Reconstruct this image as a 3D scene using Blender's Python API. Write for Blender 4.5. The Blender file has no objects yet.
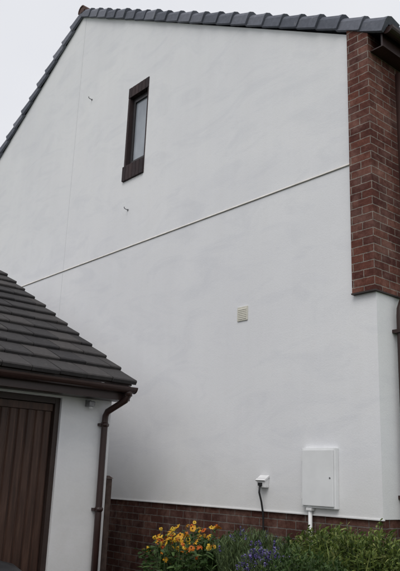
import bpy, bmesh, math, random
from mathutils import Vector, Matrix
random.seed(7)
S=bpy.context.scene
COL=S.collection

# ---------------------------------------------------------------- materials
def new_mat(name, rough=0.7, spec=0.3):
    m=bpy.data.materials.new(name); m.use_nodes=True
    nt=m.node_tree; b=nt.nodes['Principled BSDF']
    b.inputs['Roughness'].default_value=rough
    b.inputs['Specular IOR Level'].default_value=spec
    return m,nt,b
def N(nt,t,**k):
    n=nt.nodes.new(t)
    for a,v in k.items(): setattr(n,a,v)
    return n
def ramp(nt,fac,stops):
    r=N(nt,'ShaderNodeValToRGB')
    e=r.color_ramp.elements
    while len(e)<len(stops): e.new(0.5)
    for i,(p,c) in enumerate(stops):
        e[i].position=p; e[i].color=(*c,1)
    nt.links.new(fac,r.inputs[0]); return r.outputs[0]
def noise(nt,vec,scale,detail=4,rough=.55,dist=0):
    n=N(nt,'ShaderNodeTexNoise'); n.inputs['Scale'].default_value=scale
    n.inputs['Detail'].default_value=detail; n.inputs['Roughness'].default_value=rough
    n.inputs['Distortion'].default_value=dist
    nt.links.new(vec,n.inputs['Vector']); return n.outputs['Fac']
def mix(nt,fac,a,b,mode='MIX'):
    m=N(nt,'ShaderNodeMix',data_type='RGBA',blend_type=mode)
    for s,v in ((0,fac),(6,a),(7,b)):
        if hasattr(v,'links') or hasattr(v,'is_linked'): nt.links.new(v,m.inputs[s])
        elif s==0: m.inputs[0].default_value=v
        else: m.inputs[s].default_value=(*v,1)
    return m.outputs[2]
def maprange(nt,src,a,b,c,d):
    mr=N(nt,'ShaderNodeMapRange')
    for i,v in zip((1,2,3,4),(a,b,c,d)): mr.inputs[i].default_value=v
    nt.links.new(src,mr.inputs[0]); return mr.outputs[0]
def mul(nt,a,b):
    m=N(nt,'ShaderNodeMath',operation='MULTIPLY')
    for i,v in enumerate((a,b)):
        if isinstance(v,(int,float)): m.inputs[i].default_value=v
        else: nt.links.new(v,m.inputs[i])
    return m.outputs[0]
def bump(nt,b,h,strength,dist=.01,nrm=None):
    n=N(nt,'ShaderNodeBump'); n.inputs['Strength'].default_value=strength
    n.inputs['Distance'].default_value=dist
    nt.links.new(h,n.inputs['Height'])
    if nrm: nt.links.new(nrm,n.inputs['Normal'])
    nt.links.new(n.outputs[0],b.inputs['Normal']); return n.outputs[0]
def objco(nt,scale=(1,1,1)):
    g=N(nt,'ShaderNodeNewGeometry'); mp=N(nt,'ShaderNodeMapping')
    mp.inputs['Scale'].default_value=scale
    nt.links.new(g.outputs['Position'],mp.inputs['Vector']); return mp.outputs[0]

def simple(name,col,rough=.6,spec=.3,var=.15,scale=12,bmp=.1,metal=0):
    m,nt,b=new_mat(name,rough,spec)
    v=objco(nt); f=noise(nt,v,scale,3)
    lo=tuple(c*(1-var) for c in col); hi=tuple(min(1,c*(1+var)) for c in col)
    nt.links.new(ramp(nt,f,[(.3,lo),(.7,hi)]),b.inputs['Base Color'])
    b.inputs['Metallic'].default_value=metal
    if bmp: bump(nt,b,noise(nt,v,scale*8,2),bmp,.004)
    return m

def render_mat():
    m,nt,b=new_mat('white_masonry_render',.85,.15)
    v=objco(nt)
    big=noise(nt,v,.45,3,.6,.4)
    c=ramp(nt,big,[(.3,(.745,.75,.772)),(.5,(.785,.79,.806)),(.72,(.82,.822,.83))])
    v2=objco(nt,(.8,.8,2.0)); p=noise(nt,v2,1.5,5,.68,1.1)
    c=mix(nt,.6,c,ramp(nt,p,[(.35,(.905,.91,.925)),(.52,(1,1,1)),(.75,(.96,.96,.955))]),'MULTIPLY')
    v3=objco(nt,(7,7,.35)); s=noise(nt,v3,1.1,3,.6)
    c=mix(nt,.12,c,ramp(nt,s,[(.35,(.90,.895,.88)),(.6,(1,1,1))]),'MULTIPLY')
    # fine speckle of a textured masonry paint
    c=mix(nt,.3,c,ramp(nt,noise(nt,v,45,2,.7),[(.3,(.92,.92,.92)),(.6,(1,1,1))]),'MULTIPLY')
    sp=N(nt,'ShaderNodeSeparateXYZ'); nt.links.new(v,sp.inputs[0])
    Z=sp.outputs[2]
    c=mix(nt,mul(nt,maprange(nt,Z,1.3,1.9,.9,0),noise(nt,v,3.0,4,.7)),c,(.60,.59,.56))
    nt.links.new(c,b.inputs['Base Color'])
    bump(nt,b,noise(nt,v,70,2,.75),.28,.004)
    return m
def brick_mat(name,c1,c2,mort):
    m,nt,b=new_mat(name,.88,.15)
    g=N(nt,'ShaderNodeNewGeometry'); sp=N(nt,'ShaderNodeSeparateXYZ')
    nt.links.new(g.outputs['Position'],sp.inputs[0])
    ad=N(nt,'ShaderNodeMath',operation='ADD'); nt.links.new(sp.outputs[0],ad.inputs[0]); nt.links.new(sp.outputs[1],ad.inputs[1])
    cb=N(nt,'ShaderNodeCombineXYZ'); nt.links.new(ad.outputs[0],cb.inputs[0]); nt.links.new(sp.outputs[2],cb.inputs[1])
    wn=N(nt,'ShaderNodeTexNoise'); wn.inputs['Scale'].default_value=25; nt.links.new(g.outputs['Position'],wn.inputs['Vector'])
    ws=N(nt,'ShaderNodeVectorMath',operation='SCALE'); ws.inputs['Scale'].default_value=.009; nt.links.new(wn.outputs['Color'],ws.inputs[0])
    va=N(nt,'ShaderNodeVectorMath',operation='ADD'); nt.links.new(cb.outputs[0],va.inputs[0]); nt.links.new(ws.outputs[0],va.inputs[1])
    br=N(nt,'ShaderNodeTexBrick'); nt.links.new(va.outputs[0],br.inputs['Vector'])
    br.inputs['Scale'].default_value=1; br.inputs['Brick Width'].default_value=.225; br.inputs['Row Height'].default_value=.075
    br.inputs['Mortar Size'].default_value=.0055; br.inputs['Mortar Smooth'].default_value=.3; br.inputs['Bias'].default_value=-.1
    br.inputs['Color1'].default_value=(*c1,1); br.inputs['Color2'].default_value=(*c2,1); br.inputs['Mortar'].default_value=(*mort,1)
    c=mix(nt,.9,br.outputs['Color'],ramp(nt,noise(nt,g.outputs['Position'],14,4,.7),[(.3,(.5,.48,.5)),(.7,(1.0,1.0,1.0))]),'MULTIPLY')
    c=mix(nt,.7,c,ramp(nt,noise(nt,g.outputs['Position'],80,2,.7),[(.3,(.6,.6,.6)),(.65,(1,1,1))]),'MULTIPLY')
    c=mix(nt,.25,c,ramp(nt,noise(nt,g.outputs['Position'],3.5,4,.7),[(.45,(.0,.0,.0)),(.75,(.30,.25,.22))]),'ADD')
    nt.links.new(c,b.inputs['Base Color'])
    inv=N(nt,'ShaderNodeMath',operation='SUBTRACT'); inv.inputs[0].default_value=1; nt.links.new(br.outputs['Fac'],inv.inputs[1])
    n1=bump(nt,b,inv.outputs[0],.8,.010); bump(nt,b,noise(nt,g.outputs['Position'],120,2,.7),.4,.003,n1)
    return m
def tile_mat(name,lo,mid,hi,lichen=None):
    m,nt,b=new_mat(name,.8,.25)
    g=N(nt,'ShaderNodeNewGeometry')
    c=ramp(nt,g.outputs['Random Per Island'],[(0,lo),(.5,mid),(1,hi)])
    c=mix(nt,.7,c,ramp(nt,noise(nt,g.outputs['Position'],20,4,.7),[(.3,(.6,.6,.6)),(.7,(1,1,1))]),'MULTIPLY')
    if lichen:
        f=noise(nt,g.outputs['Position'],9,5,.75)
        c=mix(nt,maprange(nt,f,.60,.72,0,.5),c,lichen)
    nt.links.new(c,b.inputs['Base Color'])
    bump(nt,b,noise(nt,g.outputs['Position'],110,2,.7),.4,.004)
    return m
def leaf_mat(name,stops,trans=.25,rough=.5):
    m,nt,b=new_mat(name,rough,.3)
    g=N(nt,'ShaderNodeNewGeometry')
    c=ramp(nt,g.outputs['Random Per Island'],stops)
    nt.links.new(c,b.inputs['Base Color'])
    if trans:
        tr=N(nt,'ShaderNodeBsdfTranslucent'); nt.links.new(c,tr.inputs[0])
        ms=N(nt,'ShaderNodeMixShader'); ms.inputs[0].default_value=trans
        nt.links.new(b.outputs[0],ms.inputs[1]); nt.links.new(tr.outputs[0],ms.inputs[2])
        nt.links.new(ms.outputs[0],nt.nodes['Material Output'].inputs[0])
    return m

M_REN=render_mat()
M_BR=brick_mat('red_brick',(.115,.042,.034),(.22,.085,.06),(.33,.28,.24))
M_BRP=brick_mat('dark_brown_brick',(.085,.036,.028),(.145,.064,.045),(.19,.165,.145))
M_TILE=tile_mat('charcoal_roof_tile',(.036,.034,.036),(.050,.047,.048),(.072,.066,.065),(.13,.125,.11))
M_VERGE=tile_mat('slate_grey_verge_tile',(.12,.13,.16),(.16,.17,.205),(.21,.22,.26),(.28,.28,.28))
M_RIDGE=tile_mat('brown_ridge_tile',(.09,.055,.045),(.11,.065,.055),(.12,.07,.06))
M_BROWN=simple('brown_pvc',(.035,.018,.016),.35,.4,.12,6,.02)
M_BROWNW=simple('dark_window_frame',(.030,.027,.029),.4,.4,.15,9,.05)
M_DOORF=simple('brown_door_frame',(.035,.022,.018),.5,.4,.15,9,.05)
def door_mat():
    m,nt,b=new_mat('brown_garage_door',.5,.35)
    v=objco(nt,(8,8,.7)); f=noise(nt,v,3,6,.65)
    c=ramp(nt,f,[(.3,(.032,.017,.012)),(.5,(.058,.030,.021)),(.72,(.10,.055,.038))])
    nt.links.new(c,b.inputs['Base Color']); bump(nt,b,f,.15,.004); return m
M_DOOR=door_mat()
M_CREAM=simple('weathered_bead',(.66,.64,.60),.8,.15,.12,7,.1)
M_VENT=simple('cream_vent_plastic',(.64,.62,.54),.5,.3,.06,20,.05)
M_BOX=simple('white_grp_cabinet',(.76,.77,.775),.4,.4,.05,5,.03)
M_WHITE=simple('white_plastic',(.72,.72,.72),.35,.4,.05,9,.02)
M_BLACK=simple('black_cable',(.015,.015,.016),.5,.3,.1,10,0)
M_METAL=simple('grey_steel',(.25,.25,.26),.45,.5,.2,30,.05,.7)
M_JOINT=simple('sealant_joint',(.66,.665,.68),.8,.1,.05,8,0)
M_POST=simple('weathered_timber',(.065,.045,.038),.8,.2,.35,14,.4)
M_CONC=simple('concrete_kerb',(.30,.29,.27),.9,.2,.2,9,.3)
M_SOIL=simple('soil',(.045,.03,.02),.95,.1,.4,12,.8)
M_ASPH=simple('asphalt',(.05,.05,.052),.9,.2,.25,30,.6)
M_GRASSG=simple('grass',(.05,.085,.025),.9,.1,.35,4,.8)
M_PAV=simple('pavement_slab',(.26,.25,.235),.9,.2,.15,6,.3)
M_FLASH=simple('dark_flashing',(.045,.035,.033),.7,.3,.2,9,.1)
def glass():
    m,nt,b=new_mat('obscure_window_glass',.15,.6)
    v=objco(nt)
    nt.links.new(ramp(nt,noise(nt,objco(nt,(1,1,.6)),2.5,3),[(.35,(.22,.245,.28)),(.65,(.38,.41,.45))]),b.inputs['Base Color'])
    bump(nt,b,noise(nt,v,60,2),.15,.003); return m
M_GLASS=glass()
M_BLIND=simple('window_blind',(.55,.57,.6),.7,.2,.05,5,.02)

# ---------------------------------------------------------------- mesh helpers
def empty(name,loc=(0,0,0)):
    o=bpy.data.objects.new(name,None); COL.objects.link(o); o.empty_display_size=.3; o.location=loc; return o
def mk(name,verts,faces,mat,parent=None,bevel=0,smooth=False,mats=None,fm=None):
    me=bpy.data.meshes.new(name); me.from_pydata([tuple(v) for v in verts],[],faces); me.update()
    bm=bmesh.new(); bm.from_mesh(me)
    if not fm: bmesh.ops.recalc_face_normals(bm,faces=bm.faces)
    if bevel: bmesh.ops.bevel(bm,geom=bm.edges[:],offset=bevel,segments=2,profile=.7,affect='EDGES',clamp_overlap=True)
    bm.to_mesh(me); bm.free()
    for m in (mats or [mat]): me.materials.append(m)
    if fm:
        for p,i in zip(me.polygons,fm): p.material_index=i
    if smooth: 
        for p in me.polygons: p.use_smooth=True
    o=bpy.data.objects.new(name,me); COL.objects.link(o)
    if parent:
        o.parent=parent; o.matrix_parent_inverse=Matrix.Translation(-Vector(parent.location))
    return o
BF=[(0,1,2,3),(7,6,5,4),(0,4,5,1),(1,5,6,2),(2,6,7,3),(3,7,4,0)]
def bv(lo,hi):
    x0,y0,z0=lo;x1,y1,z1=hi
    return [(x0,y0,z0),(x1,y0,z0),(x1,y1,z0),(x0,y1,z0),(x0,y0,z1),(x1,y0,z1),(x1,y1,z1),(x0,y1,z1)]
def box(name,lo,hi,mat,parent=None,bevel=0): return mk(name,bv(lo,hi),BF,mat,parent,bevel)
def multi(name,boxes,mat,parent=None,bevel=0):
    V=[];Fc=[]
    for b in boxes:
        vs=b if len(b)==8 else bv(*b); n=len(V); V+=vs; Fc+=[tuple(i+n for i in f) for f in BF]
    return mk(name,V,Fc,mat,parent,bevel)
def prism(name,prof,y0,y1,mat,parent=None,bevel=0):
    n=len(prof); V=[(x,y0,z) for x,z in prof]+[(x,y1,z) for x,z in prof]
    F=[tuple(range(n)),tuple(range(2*n-1,n-1,-1))]+[(i,(i+1)%n,(i+1)%n+n,i+n) for i in range(n)]
    return mk(name,V,F,mat,parent,bevel)
def tube(name,pts,r,mat,parent=None,seg=14,close=True):
    V=[];F=[];pts=[Vector(p) for p in pts]
    up=None
    for i,p in enumerate(pts):
        d=(pts[min(i+1,len(pts)-1)]-pts[max(i-1,0)]).normalized()
        if up is None: up=Vector((0,1,0)) if abs(d.y)<.9 else Vector((1,0,0))
        a=d.cross(up).normalized(); up=a.cross(d).normalized()
        for k in range(seg):
            t=2*math.pi*k/seg; V.append(p+(a*math.cos(t)+up*math.sin(t))*r)
    for i in range(len(pts)-1):
        for k in range(seg):
            F.append((i*seg+k,i*seg+(k+1)%seg,(i+1)*seg+(k+1)%seg,(i+1)*seg+k))
    if close: F.append(tuple(range(seg))); F.append(tuple(range(len(V)-1,len(V)-seg-1,-1)))
    o=mk(name,V,F,mat,parent)
    for p in o.data.polygons: p.use_smooth=len(p.vertices)==4
    return o
def boolean(o,cut):
    m=o.modifiers.new('b','BOOLEAN'); m.operation='DIFFERENCE'; m.solver='EXACT'; m.object=cut
    dg=bpy.context.evaluated_depsgraph_get(); dg.update()
    me=bpy.data.meshes.new_from_object(o.evaluated_get(dg)); o.modifiers.clear(); o.data=me
    bpy.data.objects.remove(cut)

# ---------------------------------------------------------------- house
PX,PZ=-9.1,9.17
KR=.563; KL=.622
XR=-3.47; XL=-14.6
DEP=9.0
def zr(x): return PZ-(x-PX)*KR if x>=PX else PZ-(PX-x)*KL
house=empty('rendered_gable_house',(-9,4,0))
off=.15
prof=[(XL,1.34),(XR,1.34),(XR,zr(XR)-off-.05),(PX,PZ-off),(XL,zr(XL)-off)]
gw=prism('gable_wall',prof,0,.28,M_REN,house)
WX0,WX1,WZ0,WZ1=-7.56,-7.08,5.52,6.98
boolean(gw,box('c',(WX0,-.5,WZ0),(WX1,.5,WZ1),M_REN))
box('plinth_brickwork',(XL+.012,.014,-.1),(XR-.012,.26,1.336),M_BRP,house)
box('front_plinth_brickwork',(XR-.26,.262,-.1),(XR-.012,DEP,1.336),M_BRP,house)
box('front_wall_render',(XR-.28,.282,1.34),(XR,DEP,3.25),M_REN,house)
box('rear_wall',(XL,DEP+.002,0),(XR,DEP+.25,5.6),M_BR,house)
box('left_wall',(XL,.282,0),(XL+.25,DEP,5.6),M_REN,house)
mk('far_gable',[(XL,DEP,5.6),(XR,DEP,5.6),(PX,DEP,PZ-.2)],[(0,1,2)],M_BR,house)
bp=[(-.0,4.542),(-.005,4.538),(-.012,4.526),(-.012,4.521),(0,4.522)]
V=[(XL,y,z) for y,z in bp]+[(-3.70,y,z) for y,z in bp]; n=len(bp)
mk('drip_bead',V,[tuple(range(n)),tuple(range(2*n-1,n-1,-1))]+[(i,(i+1)%n,(i+1)%n+n,i+n) for i in range(n)],M_CREAM,house)
box('bead_painted_shadow',(XL,-.0025,4.513),(-3.70,.001,4.5205),simple('bead_shadow_tone',(.40,.39,.37),.9,.1,.3,5,.1),house)  # thin darker strip: the drip bead's shadow painted on the wall below it
box('bellcast_bead',(XL,-.010,1.330),(XR+.01,.012,1.343),M_REN,house,.003)
box('movement_joint',(-9.005,-.0025,1.35),(-8.995,.001,4.50),M_JOINT,house)
box('movement_joint_upper',(-9.005,-.0025,4.545),(-8.995,.001,8.95),M_JOINT,house)
BX=-3.455
qp=[(-3.70,3.25),(BX,3.25),(BX,zr(BX)-off-.03),(-3.70,zr(-3.70)-off-.012)]
prism('brick_return',qp,-.035,.30,M_BR,house)
box('front_brickwork',(BX-.3,.302,3.252),(BX,DEP,5.72),M_BR,house)
box('cavity_tray_flashing',(-3.706,-.042,3.236),(BX+.006,.3,3.249),M_FLASH,house)
box('cavity_tray_flashing_front',(XR+.001,.302,3.236),(BX+.006,DEP,3.2495),M_FLASH,house)
for nm,y0,z0,z1,wd in (('upper_front_window',1.6,4.3,5.4,1.6),('upper_front_window_far',5.2,4.3,5.4,1.6),('lower_front_window',1.8,1.6,2.8,1.8)):
    bxs=[((XR-.02,y0,z0),(XR+.04,y0+.07,z1)),((XR-.02,y0+wd-.07,z0),(XR+.04,y0+wd,z1)),((XR-.02,y0+.07,z0),(XR+.04,y0+wd-.07,z0+.07)),
         ((XR-.02,y0+.07,z1-.07),(XR+.04,y0+wd-.07,z1)),((XR-.02,y0+wd/2-.04,z0+.07),(XR+.04,y0+wd/2+.04,z1-.07))]
    multi(nm+'_frame',bxs,M_BROWNW,house)
    box(nm+'_glass',(XR+.018,y0+.071,z0+.071),(XR+.024,y0+wd-.071,z1-.071),M_GLASS,house)
def slope(name,x0,x1,y0,y1,th,mat,par,zf):
    z0,z1=zf(x0),zf(x1)
    return prism(name,[(x0,z0),(x1,z1),(x1,z1-th),(x0,z0-th)],y0,y1,mat,par)
slope('roof_slope_front',PX,-3.2,.13,DEP+.3,.10,M_VERGE,house,lambda x:zr(x)-.02)
slope('roof_slope_rear',-14.9,PX,.13,DEP+.3,.10,M_VERGE,house,lambda x:zr(x)-.02)
box('front_fascia',(-3.33,.0,5.62),(-3.31,DEP,5.80),M_BROWN,house)
box('front_soffit',(BX+.002,0,5.62),(-3.332,DEP,5.63),M_BROWN,house)
def verge(name,xa,xb,side,par):
    A=Vector((xa,0,zr(xa))); B=Vector((xb,0,zr(xb))); d=(B-A); L=d.length; d.normalize()
    nrm=Vector((-d.z,0,d.x)); 
    if nrm.z<0: nrm=-nrm
    n=round(L/.305); st=L/n; V=[];F=[]
    for i in range(n):
        s0=i*st-.012; s1=(i+1)*st+.012+random.uniform(-.008,.008)
        j=random.uniform(-.009,.009); yj=random.uniform(-.006,.006)
        def P(s,y,h): return A+d*s+nrm*h+Vector((0,y+yj,0))
        def sec(s,hh,pp):
            return [P(s,.14,-.02+hh),P(s,-.01,.0+hh),P(s,-.045-pp,-.018+hh),P(s,-.058-pp,-.05+hh),P(s,-.056-pp,-.145+hh*.3),P(s,-.02-pp,-.15+hh*.3),P(s,.0-pp*.5,-.05),P(s,.14,-.05)]
        a=sec(s0,-.012+j,-.012); m_=sec(s1-.05,.014+j,.006); b=sec(s1,.024+j,.012)
        k=len(V); V+=a+m_+b; c=8
        F.append(tuple(k+q for q in range(c))); F.append(tuple(k+2*c+q for q in range(c-1,-1,-1)))
        for r in range(2):
            for q in range(c):
                F.append((k+r*c+q,k+r*c+(q+1)%c,k+(r+1)*c+(q+1)%c,k+(r+1)*c+q))
    return mk(name,V,F,M_VERGE,par)
verge('verge_tiles_right',PX+.06,-3.22,1,house)
verge('verge_tiles_left',PX-.06,-14.9,-1,house)
V=[];F=[]
for i in range(20):
    y0=-.06+i*.46; y1=y0+.47; k=len(V); r0=.10; r1=.096
    for y,r in((y0,r0),(y1,r1)):
        for q in range(9):
            t=math.pi*(-.08+1.16*q/8); V.append((PX+r*math.cos(t),y,PZ-.065+r*math.sin(t)))
        for q in range(8,-1,-1):
            t=math.pi*(-.08+1.16*q/8); V.append((PX+(r-.02)*math.cos(t),y,PZ-.065+(r-.02)*math.sin(t)))
    for q in range(18): F.append((k+q,k+(q+1)%18,k+18+(q+1)%18,k+18+q))
    F.append(tuple(k+q for q in range(18))); F.append(tuple(k+35-q for q in range(18)))
mk('ridge_tiles',V,F,M_RIDGE,house)
mk('ridge_end_mortar',[(PX-.08,-.05,PZ-.10),(PX+.08,-.05,PZ-.10),(PX+.06,-.05,PZ-.02),(PX,-.05,PZ+.015),(PX-.06,-.05,PZ-.02),
   (PX-.08,.05,PZ-.10),(PX+.08,.05,PZ-.10),(PX+.06,.05,PZ-.02),(PX,.05,PZ+.015),(PX-.06,.05,PZ-.02)],[(0,1,2,3,4),(9,8,7,6,5),(0,5,6,1),(1,6,7,2),(2,7,8,3),(3,8,9,4),(4,9,5,0)],M_RIDGE,house)
def soldiers(name,x0,x1,z0,z1,y0,y1,n):
    b=[];w=(x1-x0)/n
    for i in range(n): b.append(((x0+i*w+.004,y0,z0),(x0+(i+1)*w-.004,y1,z1)))
    return multi(name,b,M_SOLD,house,.004)
M_SOLD=tile_mat('dark_plum_brick',(.038,.029,.032),(.05,.036,.038),(.068,.046,.046))
soldiers('window_head_bricks',WX0,WX1,6.82,WZ1-.003,-.010,.2,6)
soldiers('window_sill_bricks',WX0,WX1,WZ0+.003,5.74,-.03,.2,6)
box('window_head_mortar',(WX0+.002,.004,6.825),(WX1-.002,.19,WZ1-.006),M_SOLD,house)
box('window_sill_mortar',(WX0+.002,-.012,WZ0+.006),(WX1-.002,.19,5.732),M_SOLD,house)
box('window_jamb_left',(WX0+.001,-.004,5.742),(WX0+.04,.2,6.817),M_SOLD,house)
box('window_jamb_right',(WX1-.02,-.004,5.742),(WX1-.001,.2,6.817),M_SOLD,house)
ax,bx_=WX0+.042,WX1-.022
multi('window_frame',[((ax,.055,5.745),(ax+.04,.11,6.815)),((bx_-.04,.055,5.745),(bx_,.11,6.815)),((ax+.0405,.055,5.745),(bx_-.0405,.11,5.79)),((ax+.0405,.055,6.77),(bx_-.0405,.11,6.815))],M_BROWNW,house,.004)
multi('window_casement',[((ax+.041,.045,5.791),(ax+.07,.09,6.769)),((bx_-.07,.045,5.791),(bx_-.041,.09,6.769)),((ax+.0705,.045,5.791),(bx_-.0705,.09,5.825)),((ax+.0705,.045,6.735),(bx_-.0705,.09,6.769))],M_BROWNW,house,.004)
box('window_pane',(ax+.071,.068,5.826),(bx_-.071,.074,6.734),M_GLASS,house)
box('window_blind',(ax+.05,.14,5.80),(bx_-.05,.145,6.75),M_BLIND,house)
dp=tube('front_downpipe',[(XR+.055,.27,z) for z in (0.1,1,2,3.05)]+[(XR+.06,.27,3.12),(BX+.07,.36,3.35),(BX+.07,.36,5.5)],.034,M_BROWN,house)
multi('front_downpipe_clips',[((XR,.22,z),(XR+.1,.32,z+.03)) for z in (1.5,2.9)],M_BROWN,house)
def gutter(name,x,z,y0,y1,r,par,mat):
    V=[];F=[];n=10
    for y in(y0,y1):
        for q in range(n+1):
            t=math.pi+math.pi*q/n; V.append((x+r*math.cos(t),y,z+r*math.sin(t)))
        for q in range(n,-1,-1):
            t=math.pi+math.pi*q/n; V.append((x+(r-.006)*math.cos(t),y,z+(r-.006)*math.sin(t)))
    m=2*(n+1)
    for q in range(m): F.append((q,(q+1)%m,m+(q+1)%m,m+q))
    for k,(y) in enumerate((y0,y1)):
        b=len(V)
        for dy in(0,.006 if k==0 else -.006):
            for q in range(n+1):
                t=math.pi+math.pi*q/n; V.append((x+(r+.004)*math.cos(t),y+dy,z+(r+.004)*math.sin(t)))
        F.append(tuple(b+q for q in range(n+1))); F.append(tuple(b+2*n+1-q for q in range(n+1)))
        for q in range(n): F.append((b+q,b+q+1,b+n+2+q,b+n+1+q))
    return mk(name,V,F,mat,par)
gutter('front_gutter',-3.245,5.78,-.02,DEP,.06,house,M_BROWN)

# ---------------------------------------------------------------- wall fittings
mc=empty('meter_cabinet',(-4.115,-.05,1.65))
X0,X1,Z0,Z1=-4.285,-3.905,1.395,1.905
box('cabinet_body',(X0,-.045,Z0),(X1,-.001,Z1),M_BOX,mc,.006)
box('cabinet_door',(X0+.018,-.062,Z0+.018),(X1-.018,-.047,Z1-.018),M_BOX,mc,.005)
multi('cabinet_hinges',[((X0+.004,-.058,z),(X0+.017,-.046,z+.05)) for z in (Z0+.07,Z1-.12)],M_WHITE,mc,.002)
tube('cabinet_lock',[(X1-.05,-.065,1.65),(X1-.05,-.061,1.65)],.008,M_METAL,mc)
tube('service_pipe',[(-4.20,-.03,z) for z in (.35,.8,1.394)],.018,M_WHITE,mc)
box('pipe_boss',(-4.23,-.055,1.37),(-4.17,-.003,1.394),M_WHITE,mc,.004)
av=empty('air_vent',(-5.125,-.01,3.285))
vx0,vx1,vz0,vz1=-5.20,-5.05,3.21,3.36
box('vent_plate',(vx0,-.012,vz0),(vx1,-.001,vz1),M_VENT,av,.003)
sl=[]
for i in range(6):
    z=vz0+.018+i*.0195
    sl.append([(vx0+.015,-.016,z),(vx1-.015,-.016,z),(vx1-.015,-.0125,z+.006),(vx0+.015,-.0125,z+.006),(vx0+.015,-.016,z+.008),(vx1-.015,-.016,z+.008),(vx1-.015,-.0125,z+.014),(vx0+.015,-.0125,z+.014)])
multi('vent_louvres',sl,M_VENT,av)
so=empty('outdoor_socket',(-4.78,-.03,1.59))
box('socket_housing',(-4.835,-.055,1.545),(-4.725,-.001,1.635),M_WHITE,so,.01)
mk('socket_lid',[(-4.84,-.06,1.60),(-4.72,-.06,1.60),(-4.72,-.002,1.638),(-4.84,-.002,1.638),(-4.84,-.075,1.612),(-4.72,-.075,1.612),(-4.72,-.002,1.66),(-4.84,-.002,1.66)],BF,M_WHITE,so,.004)
box('socket_plug',(-4.80,-.078,1.56),(-4.76,-.056,1.59),M_BLACK,so,.004)
tube('socket_cable',[(-4.78,-.07,1.56),(-4.78,-.075,1.50),(-4.775,-.05,1.42),(-4.768,-.03,1.3),(-4.765,-.03,1.2),(-4.75,-.025,1.0),(-4.72,-.05,.6),(-4.7,-.12,.42)],.009,M_BLACK,so,8)
def hook(name,x,z):
    e=empty(name,(x,0,z))
    tube('hook_shank',[(x,.0,z),(x,-.05,z+.004),(x+.01,-.07,z+.012),(x+.015,-.072,z+.025)],.006,M_METAL,e,8)
    tube('hook_plate',[(x,0.001,z),(x,-.006,z)],.016,M_METAL,e,10)
hook('wall_hook',-8.59,7.24); hook('wall_hook.001',-7.39,5.07)

# ---------------------------------------------------------------- garage
gar=empty('garage',(-8,-2.5,0))
GX=-6.22; GY=-.83; GF=-4.35
DY0,DY1,DZ=-3.75,-1.42,2.33
EX,EZ=-5.94,2.525; TK=math.tan(math.radians(28.3)); RX=-9.9
def gz(x): return EZ+(EX-x)*TK
multi('garage_front_wall',[((GX-.22,DY1,0),(GX,GY,2.45)),((GX-.22,GF,0),(GX,DY0,2.45)),((GX-.22,DY0+.001,DZ),(GX-.001,DY1-.001,2.45))],M_REN,gar)
BXL=2*RX-GX
prism('garage_side_wall',[(GX-.222,0),(GX-.222,gz(GX)-.1),(RX,gz(RX)-.12),(BXL,gz(GX)-.1),(BXL,0)],GY-.2,GY-.002,M_REN,gar)
prism('garage_far_side_wall',[(GX-.222,0),(GX-.222,gz(GX)-.1),(RX,gz(RX)-.12),(BXL,gz(GX)-.1),(BXL,0)],GF+.002,GF+.2,M_REN,gar)
multi('garage_door_frame',[((GX-.10,DY1-.055,0),(GX-.03,DY1-.002,DZ-.002)),((GX-.10,DY0+.002,0),(GX-.03,DY0+.055,DZ-.002)),((GX-.10,DY0+.056,DZ-.06),(GX-.03,DY1-.056,DZ-.002))],M_DOORF,gar,.004)
ribs=[];y=DY0+.06
box('garage_door_panel',(GX-.12,DY0+.057,.02),(GX-.085,DY1-.057,DZ-.062),M_DOOR,gar)
w=(DY1-DY0-.12)/24
for i in range(24):
    a=y+i*w+.006; b=y+(i+1)*w-.006
    ribs.append([(GX-.084,a,.10),(GX-.066,a+.012,.10),(GX-.066,b-.012,.10),(GX-.084,b,.10),(GX-.084,a,DZ-.14),(GX-.066,a+.012,DZ-.14),(GX-.066,b-.012,DZ-.14),(GX-.084,b,DZ-.14)])
multi('garage_door_ribs',ribs,M_DOOR,gar)
multi('garage_door_rails',[((GX-.084,DY0+.06,DZ-.135),(GX-.058,DY1-.06,DZ-.066)),((GX-.084,DY0+.06,.025),(GX-.058,DY1-.06,.095))],M_DOOR,gar,.004)
box('garage_soffit',(GX+.001,GF-.05,2.352),(EX-.045,GY+.045,2.362),M_BROWN,gar)
box('garage_fascia',(EX-.044,GF-.05,2.345),(EX-.022,GY+.05,2.50),M_BROWN,gar,.003)
prism('garage_bargeboard',[(EX-.045,2.352),(EX-.045,gz(EX-.045)-.045),(RX,gz(RX)-.045),(2*RX-EX,gz(EX)-.045),(2*RX-EX,2.352),(2*RX-EX-.2,2.352),(RX,gz(RX)-.22),(EX-.2,2.42)],GY+.02,GY+.042,M_BROWN,gar)
gutter('garage_gutter',EX+.042,2.475,GF-.06,GY+.055,.058,gar,M_BROWN)
py=-.93; px=GX+.05
tube('garage_downpipe',[(EX+.042,GY-.02,2.43),(EX+.04,GY-.022,2.385),(EX+.015,GY-.03,2.345),(px+.03,py+.005,2.235),(px+.004,py,2.19),(px,py,2.12),(px,py,1.2),(px,py,.1)],.033,M_BROWN,gar)
tube('gutter_outlet',[(EX+.042,GY-.02,2.45),(EX+.042,GY-.02,2.385)],.041,M_BROWN,gar)
for i,z in enumerate((2.08,1.25)):
    tube('pipe_collar_%d'%i,[(px,py,z),(px,py,z+.045)],.038,M_BROWN,gar)
    box('pipe_clip_%d'%i,(GX+.0005,py-.055,z+.008),(px,py+.055,z+.035),M_BROWN,gar,.003)
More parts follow.
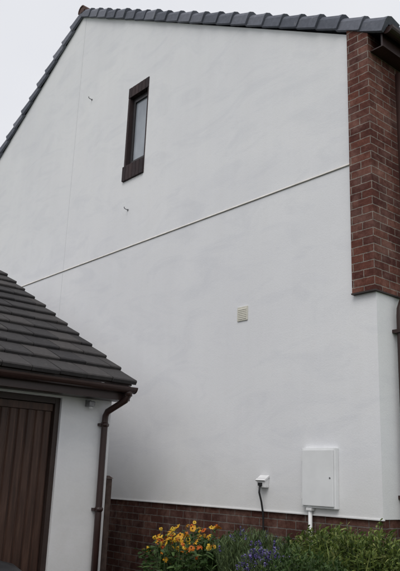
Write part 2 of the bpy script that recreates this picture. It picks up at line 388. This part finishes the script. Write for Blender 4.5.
def tiles(name,sign,mat):
    L=math.hypot(RX-EX,gz(RX)-EZ); rows=13; ex=L/rows; V=[];F=[]
    d=Vector((-sign*math.cos(math.atan(TK)),0,math.sin(math.atan(TK)))); nn=Vector((sign*math.sin(math.atan(TK)),0,math.cos(math.atan(TK))))
    base=Vector((EX if sign>0 else 2*RX-EX,0,EZ))
    W=.30; y1=GY+.085; y0=GF-.08
    for r in range(rows):
        y=y1+random.uniform(-.008,.008)
        first=True; o=(r%2)*W*.5
        while y>y0+.02:
            w_=W-(o if first else 0); first=False
            ya=max(y-w_+.004,y0); yb=y-.004
            if yb-ya<.03: break
            s0=r*ex-.03; s1=s0+ex+.07
            if r==rows-1: s1=s0+ex+.02
            j=[random.uniform(-.004,.005) for _ in range(4)]
            sj=random.uniform(-.007,.007)
            def P(s,yy,h): 
                p=base+d*s+nn*h; return (p.x,yy,p.z)
            k=len(V)
            V+= [P(s0+sj,ya,.006+j[0]),P(s0+sj,yb,.006+j[1]),P(s0-.002+sj,yb,.042+j[1]),P(s0-.002+sj,ya,.042+j[0]),
                 P(s0+.010+sj,ya,.052+j[0]),P(s0+.010+sj,yb,.052+j[1]),P(s1,yb,.012),P(s1,ya,.012),P(s1,ya,-.008),P(s1,yb,-.008)]
            F+=[(k,k+1,k+2,k+3),(k+3,k+2,k+5,k+4),(k+4,k+5,k+6,k+7),(k+7,k+6,k+9,k+8),(k+8,k+9,k+1,k),(k,k+3,k+4,k+7,k+8),(k+1,k+9,k+6,k+5,k+2)]
            y-=w_
    return mk(name,V,F,mat,gar)
tiles('garage_roof_tiles_front',1,M_TILE); tiles('garage_roof_tiles_rear',-1,M_TILE)
prism('garage_roof_deck',[(EX-.02,gz(EX-.02)-.012),(RX,gz(RX)-.012),(2*RX-EX+.02,gz(EX-.02)-.012),(2*RX-EX+.02,gz(EX-.02)-.035),(RX,gz(RX)-.04),(EX-.02,gz(EX-.02)-.035)],GF-.06,GY+.06,M_BROWN,gar)
V=[];F=[]
for i in range(8):
    y0=GF-.1+i*.455; y1=y0+.46; k=len(V)
    for yy,r in((y0,.125),(y1,.118)):
        for q in range(9):
            t=math.pi*(-.05+1.1*q/8); V.append((RX+r*math.cos(t),yy,gz(RX)-.02+r*math.sin(t)))
    for q in range(8): F.append((k+q,k+q+1,k+10+q,k+9+q))
    F.append(tuple(k+q for q in range(9)))
mk('garage_ridge_tiles',V,F,M_TILE,gar)
sl_=empty('security_sensor',(GX+.05,-1.12,2.3))
box('sensor_bracket',(GX+.0005,-1.15,2.27),(GX+.02,-1.09,2.34),M_METAL,sl_,.003)
box('sensor_body',(GX+.021,-1.155,2.27),(GX+.09,-1.085,2.325),M_METAL,sl_,.012)
tube('sensor_lens',[(GX+.06,-1.12,2.268),(GX+.06,-1.12,2.245)],.02,M_WHITE,sl_)
gp=empty('gate_post',(-6.25,-.78,.8))
box('post',(-6.285,-.826,0),(-6.215,-.76,1.57),M_POST,gp,.004)
mk('post_cap',[(-6.295,-.829,1.571),(-6.205,-.829,1.571),(-6.205,-.75,1.571),(-6.295,-.75,1.571),(-6.26,-.80,1.60),(-6.24,-.80,1.60),(-6.24,-.78,1.60),(-6.26,-.78,1.60)],BF,M_POST,gp)

# ---------------------------------------------------------------- ground
box('ground',(-300,-300,-.3),(300,300,0),M_GRASSG)
box('driveway',(-6.2,-14,.0005),(3.0,-2.35,.006),M_ASPH)
box('pavement',(-40,-16.2,.0005),(40,-14.004,.10),M_PAV)
box('road',(-200,-23,.0005),(200,-16.35,.008),M_ASPH)
box('kerb',(-200,-16.346,.0),(200,-16.204,.12),M_CONC,None,.01)
bed=empty('planting_bed',(-4,-1,.2))
box('soil',(-6.1,-2.2,.001),(-1.6,.010,.40),M_SOIL,bed)
multi('bed_edging',[((-6.19,-2.32,.0),(-1.5,-2.205,.45)),((-1.595,-2.2,.0),(-1.5,.0,.45)),((-6.19,-2.2,0),(-6.105,-.9,.45))],M_CONC,bed,.01)

# ---------------------------------------------------------------- planting
def blade(V,F,base,dirv,length,width,droop,seg=5,fold=.25):
    d=dirv.normalized(); side=d.cross(Vector((0,0,1)))
    if side.length<.05: side=Vector((1,0,0))
    side.normalize(); rot=random.uniform(-.9,.9)
    p=Vector(base); k=len(V); st=length/seg
    for i in range(seg+1):
        t=i/seg
        w=width*(.55+.9*t if t<.45 else 1.0*(1-((t-.45)/.55)**1.6)+.02)*.5
        s=(side*math.cos(rot)+d.cross(side)*math.sin(rot)).normalized()
        up=s.cross(d).normalized()
        V+= [p-s*w+up*w*fold,p.copy(),p+s*w+up*w*fold]
        p=p+d*st; d=(d+Vector((0,0,-1))*droop*st/length*(.4+1.6*t)).normalized()
        side=d.cross(Vector((0,0,1)))
        if side.length<.05: side=Vector((1,0,0))
        side.normalize()
    for i in range(seg):
        a=k+i*3; F+=[(a,a+1,a+4,a+3),(a+1,a+2,a+5,a+4)]
def obj_parts(name,parts,loc):
    e=empty(name,loc)
    for nm,V,F,mat in parts:
        if V: mk(nm,V,F,mat,e,smooth=False,mats=[mat],fm=[0]*len(F))
    return e
def rv(a,b): return random.uniform(a,b)
def stem(V,F,a,b,r=.0025,bow=.03):
    a=Vector(a);b=Vector(b);m=(a+b)/2+Vector((rv(-bow,bow),rv(-bow,bow),0)); k=len(V)
    for p,rr in((a,r*1.4),(m,r*1.1),(b,r)):
        for q in range(4): V.append(p+Vector((math.cos(q*1.57),math.sin(q*1.57),0))*rr)
    for i in range(2):
        for q in range(4): F.append((k+i*4+q,k+i*4+(q+1)%4,k+i*4+4+(q+1)%4,k+i*4+4+q))
def daisy(Vp,Fp,Vc,Fc,c,n,r,np_=13,droop=.2):
    n=n.normalized(); a=n.cross(Vector((.3,.2,1))).normalized(); b=n.cross(a)
    k0=len(Vp); Vp.append(c.copy())
    for i in range(np_):
        t=2*math.pi*i/np_+rv(-.1,.1); rr=r*rv(.85,1.1); dd=a*math.cos(t)+b*math.sin(t); ss=n.cross(dd)
        w=rr*.23; dz=-n*rr*droop*rv(.3,1.6)
        k=len(Vp); Vp+= [c+dd*rr*.55-ss*w+dz*.3,c+dd*rr*.93-ss*w*.6+dz,c+dd*rr+dz*1.1,c+dd*rr*.93+ss*w*.6+dz,c+dd*rr*.55+ss*w+dz*.3]
        Fp.append((k0,k,k+1,k+2,k+3,k+4))
    k=len(Vc); rc=r*.26
    for j,(h,rr) in enumerate(((0,1),(.5,.9),(.9,.5))):
        for i in range(8):
            t=i*math.pi/4; Vc.append(c+(a*math.cos(t)+b*math.sin(t))*rc*rr+n*rc*h*1.2+n*.001)
    for j in range(2):
        for i in range(8): Fc.append((k+j*8+i,k+j*8+(i+1)%8,k+j*8+8+(i+1)%8,k+j*8+8+i))
    Fc.append(tuple(k+16+i for i in range(8)))

L_GREEN=leaf_mat('mid_green_leaf',[(0,(.03,.06,.018)),(.5,(.052,.098,.028)),(1,(.09,.15,.042))])
L_LIME=leaf_mat('yellow_green_leaf',[(0,(.055,.09,.02)),(.35,(.12,.17,.04)),(.8,(.23,.29,.075)),(1,(.35,.37,.14))],.33)
L_GREY=leaf_mat('grey_green_leaf',[(0,(.05,.08,.035)),(.6,(.10,.145,.06)),(1,(.17,.23,.09))])
L_STEM=leaf_mat('green_stem',[(0,(.05,.085,.03)),(1,(.09,.12,.04))],.05)
P_YEL=leaf_mat('yellow_orange_petal',[(0,(.50,.08,.01)),(.25,(.62,.20,.014)),(.5,(.70,.38,.025)),(.9,(.74,.52,.05)),(1,(.42,.05,.01))],.25)
P_CEN=leaf_mat('brown_flower_centre',[(0,(.05,.02,.008)),(1,(.16,.08,.01))],0,.8)
P_PUR=leaf_mat('lavender_flower',[(0,(.10,.075,.26)),(.6,(.17,.135,.38)),(1,(.28,.23,.48))],.15)

def coneflowers(name,cx,cy,sx,sy,nf,ztop,zb=.4,spread=.12):
    Vs,Fs,Vl,Fl,Vp,Fp,Vc,Fc=[],[],[],[],[],[],[],[]
    for i in range(nf):
        x=cx+max(-1.1,min(1.1,random.gauss(0,.55)))*sx; y=cy+rv(-1,1)*sy
        z=ztop-abs(random.gauss(0,spread))-.08*abs(x-cx)/sx
        b=Vector((x*.8+cx*.2+rv(-.04,.04),y,zb)); t=Vector((x,y,z))
        stem(Vs,Fs,b,t)
        n=Vector((rv(-.5,.9),rv(-1.1,.3),rv(.1,1.1)))
        daisy(Vp,Fp,Vc,Fc,t+Vector((0,0,.003)),n,rv(.018,.034),droop=rv(.1,.9))
        for q in range(7):
            f=rv(.25,.95); p=b.lerp(t,f); a=rv(0,6.28)
            blade(Vl,Fl,p,Vector((math.cos(a),math.sin(a),rv(.2,.9))),rv(.05,.10),rv(.016,.03),rv(.5,1.6),4)
    for i in range(600):
        x=cx+rv(-1,1)*sx*1.1; y=cy+rv(-1,1)*sy*1.1; a=rv(0,6.28)
        blade(Vl,Fl,(x,y,zb+rv(.3,.80)*(ztop-zb)),Vector((math.cos(a),math.sin(a),rv(.0,1.0))),rv(.05,.10),rv(.016,.032),rv(.4,1.6),4)
    return obj_parts(name,[('stems',Vs,Fs,L_STEM),('leaves',Vl,Fl,L_GREEN),('petals',Vp,Fp,P_YEL),('flower_centres',Vc,Fc,P_CEN)],(cx,cy,zb))
coneflowers('coneflower_plant',-5.30,-.42,.38,.20,52,1.22,spread=.14)
coneflowers('coneflower_plant.001',-5.12,-.78,.36,.12,46,1.13,spread=.07)

def lavender(name,cx,cy,sx,sy,n,ztop,zb=.4,fl=.35):
    Vs,Fs,Vl,Fl,Vp,Fp=[],[],[],[],[],[]
    for i in range(n):
        a=rv(0,6.28); r=math.sqrt(rv(0,1)); x=cx+math.cos(a)*r*sx; y=cy+math.sin(a)*r*sy
        z=ztop-.16*r*r-abs(random.gauss(0,.05))
        b=Vector((cx+(x-cx)*.5,cy+(y-cy)*.5,zb)); t=Vector((x,y,z)); 
        stem(Vs,Fs,b,t,.0014,.02)
        d=(t-b).normalized(); h=rv(.03,.055)
        if random.random()<fl:
          for q in range(16):
            f=rv(0,1); c=t-d*h*(1-f)+Vector((rv(-1,1),rv(-1,1),0))*.006; s=rv(.004,.0075); a2=rv(0,6.28)
            u=Vector((math.cos(a2),math.sin(a2),rv(-.5,.9))).normalized()*s; v=Vector((-math.sin(a2),math.cos(a2),rv(-.3,.6))).normalized()*s
            k=len(Vp); Vp+=[c-u-v,c+u-v,c+u+v,c-u+v]; Fp.append((k,k+1,k+2,k+3))
        for q in range(16):
            p=b.lerp(t,rv(.45,.97)); a2=rv(0,6.28)
            blade(Vl,Fl,p,Vector((math.cos(a2)*.7,math.sin(a2)*.7,1)),rv(.035,.075),rv(.005,.010),rv(.2,.8),3)
    return obj_parts(name,[('stems',Vs,Fs,L_STEM),('leaves',Vl,Fl,L_GREY),('flowers',Vp,Fp,P_PUR)],(cx,cy,zb))
lavender('lavender_bush',-4.44,-.50,.42,.26,460,1.24,fl=.10)
lavender('lavender_bush.001',-3.80,-1.0,.30,.20,300,1.15,fl=.55)

def strap(name,cx,cy,sx,sy,n,ztop,zb=.4,mat=None,wid=(.012,.024)):
    Vl,Fl=[],[]
    for i in range(n):
        a=rv(0,6.28); r=math.sqrt(rv(0,1)); x=cx+math.cos(a)*r*sx*.75; y=cy+math.sin(a)*r*sy*.75
        z0=zb+rv(0,.35); lean=.12+.5*r*rv(.4,1.3)
        aa=a+rv(-.9,.9)
        L=(ztop-z0)*rv(.85,1.16)
        blade(Vl,Fl,(x,y,z0),Vector((math.cos(aa)*lean,math.sin(aa)*lean,1)),L,rv(*wid),rv(.2,1.5),6)
    return obj_parts(name,[('leaves',Vl,Fl,mat or L_LIME)],(cx,cy,zb))
strap('daylily_clump',-3.3,-.80,.34,.2,60,1.20)

def shrub(name,cx,cy,sx,sy,nshoot,ztop,mat,zb=.4,lw=(.014,.026),ll=(.035,.065)):
    Vl,Fl,Vs,Fs=[],[],[],[]
    ph=rv(0,6)
    for i in range(nshoot):
        a=rv(0,6.28); r=math.sqrt(rv(0,1)); x=cx+math.cos(a)*r*sx; y=cy+math.sin(a)*r*sy
        zt=ztop-.19*r**2.2+.035*math.sin(x*19+ph)+.03*math.sin(y*27+x*11)+random.gauss(0,.024)
        b=Vector((cx+(x-cx)*.55,cy+(y-cy)*.55,zb+rv(.1,.3))); t=Vector((x,y,zt)); stem(Vs,Fs,b,t,.002)
        for q in range(11):
            f=1-(q/11)*rv(.25,.5)*1.2; p=b.lerp(t,f); a2=q*2.4+rv(-.4,.4)
            up=.5+.6*(q<3)
            blade(Vl,Fl,p,Vector((math.cos(a2),math.sin(a2),up*rv(.5,1.4))),rv(*ll)*(.7 if q<2 else 1),rv(*lw),rv(.4,1.4),3)
    return obj_parts(name,[('branches',Vs,Fs,L_STEM),('leaves',Vl,Fl,mat)],(cx,cy,zb))
shrub('leafy_shrub',-3.74,-.42,.32,.22,240,1.24,L_LIME,lw=(.012,.022))
shrub('leafy_shrub.001',-3.20,-.58,.34,.24,280,1.27,L_LIME,lw=(.012,.022),ll=(.035,.065))
shrub('leafy_shrub.002',-2.80,-.55,.34,.25,230,1.21,L_LIME,ll=(.03,.055))
shrub('leafy_shrub.003',-4.15,-.30,.34,.16,150,1.10,L_GREEN)
shrub('leafy_shrub.004',-4.88,-.36,.34,.18,170,1.09,L_GREEN)
shrub('leafy_shrub.005',-3.30,-1.15,.40,.22,230,1.13,L_GREEN,lw=(.01,.018))

# compost bin by the garage door
cb=empty('compost_bin',(-5.78,-1.95,0))
V=[];F=[];seg=28;prf=[(.34,.0),(.335,.05),(.30,.45),(.265,.70),(.29,.71),(.29,.75),(.27,.80),(.20,.85),(.08,.88),(.07,.90),(.0,.905)]
for r,z in prf:
    for q in range(seg):
        t=2*math.pi*q/seg; V.append((-5.78+r*math.cos(t),-2.22+r*math.sin(t),z+.008))
for i in range(len(prf)-1):
    for q in range(seg): F.append((i*seg+q,i*seg+(q+1)%seg,(i+1)*seg+(q+1)%seg,(i+1)*seg+q))
mk('bin_body_and_lid',V,F,simple('black_plastic',(.02,.02,.022),.45,.4,.2,8,.05),cb,smooth=True)

# ---------------------------------------------------------------- light
sd=Vector((.35,-.62,.95)).normalized()
el=math.asin(sd.z); az=math.atan2(sd.x,sd.y)
W=bpy.data.worlds.new('World'); S.world=W; W.use_nodes=True; nt=W.node_tree
bg=nt.nodes['Background']
sky=N(nt,'ShaderNodeTexSky',sky_type='NISHITA'); sky.sun_disc=False; sky.sun_elevation=el; sky.sun_rotation=az
tc=N(nt,'ShaderNodeTexCoord')
cl=ramp(nt,noise(nt,tc.outputs['Generated'],1.6,5,.5,.3),[(.3,(.80,.812,.855)),(.7,(.89,.897,.925))])
sc=N(nt,'ShaderNodeVectorMath',operation='SCALE'); sc.inputs['Scale'].default_value=10.0
nt.links.new(cl,sc.inputs[0])
c=mix(nt,.94,sky.outputs[0],sc.outputs[0])
nt.links.new(c,bg.inputs['Color']); bg.inputs['Strength'].default_value=.1
sun=bpy.data.lights.new('sun','SUN'); sun.energy=1.3; sun.angle=math.radians(35); sun.color=(1,.965,.925)
so_=bpy.data.objects.new('sun',sun); COL.objects.link(so_); so_.rotation_euler=(-sd).to_track_quat('-Z','Y').to_euler(); so_.location=(10,-20,30)

# ---------------------------------------------------------------- camera
f,pi_,ro,ya=700,math.radians(15.45),math.radians(2.2),math.radians(40.6)
F0=Vector((-math.cos(ya),math.sin(ya),0)); Z=Vector((0,0,1)); R0=F0.cross(Z); Fv=F0*math.cos(pi_)+Z*math.sin(pi_); U0=R0.cross(Fv)
R=R0*math.cos(ro)+U0*math.sin(ro); U=U0*math.cos(ro)-R0*math.sin(ro)
cam=bpy.data.cameras.new('camera'); co=bpy.data.objects.new('camera',cam); COL.objects.link(co)
Mx=Matrix((R,U,-Fv)).transposed().to_4x4(); Mx.translation=Vector((0,-5,1.6)); co.matrix_world=Mx
cam.sensor_fit='VERTICAL'; cam.sensor_height=24; cam.lens=24*f/571; cam.clip_end=2000; cam.clip_start=.05
S.camera=co
S.view_settings.view_transform='Standard'; S.view_settings.look='None'; S.view_settings.exposure=0
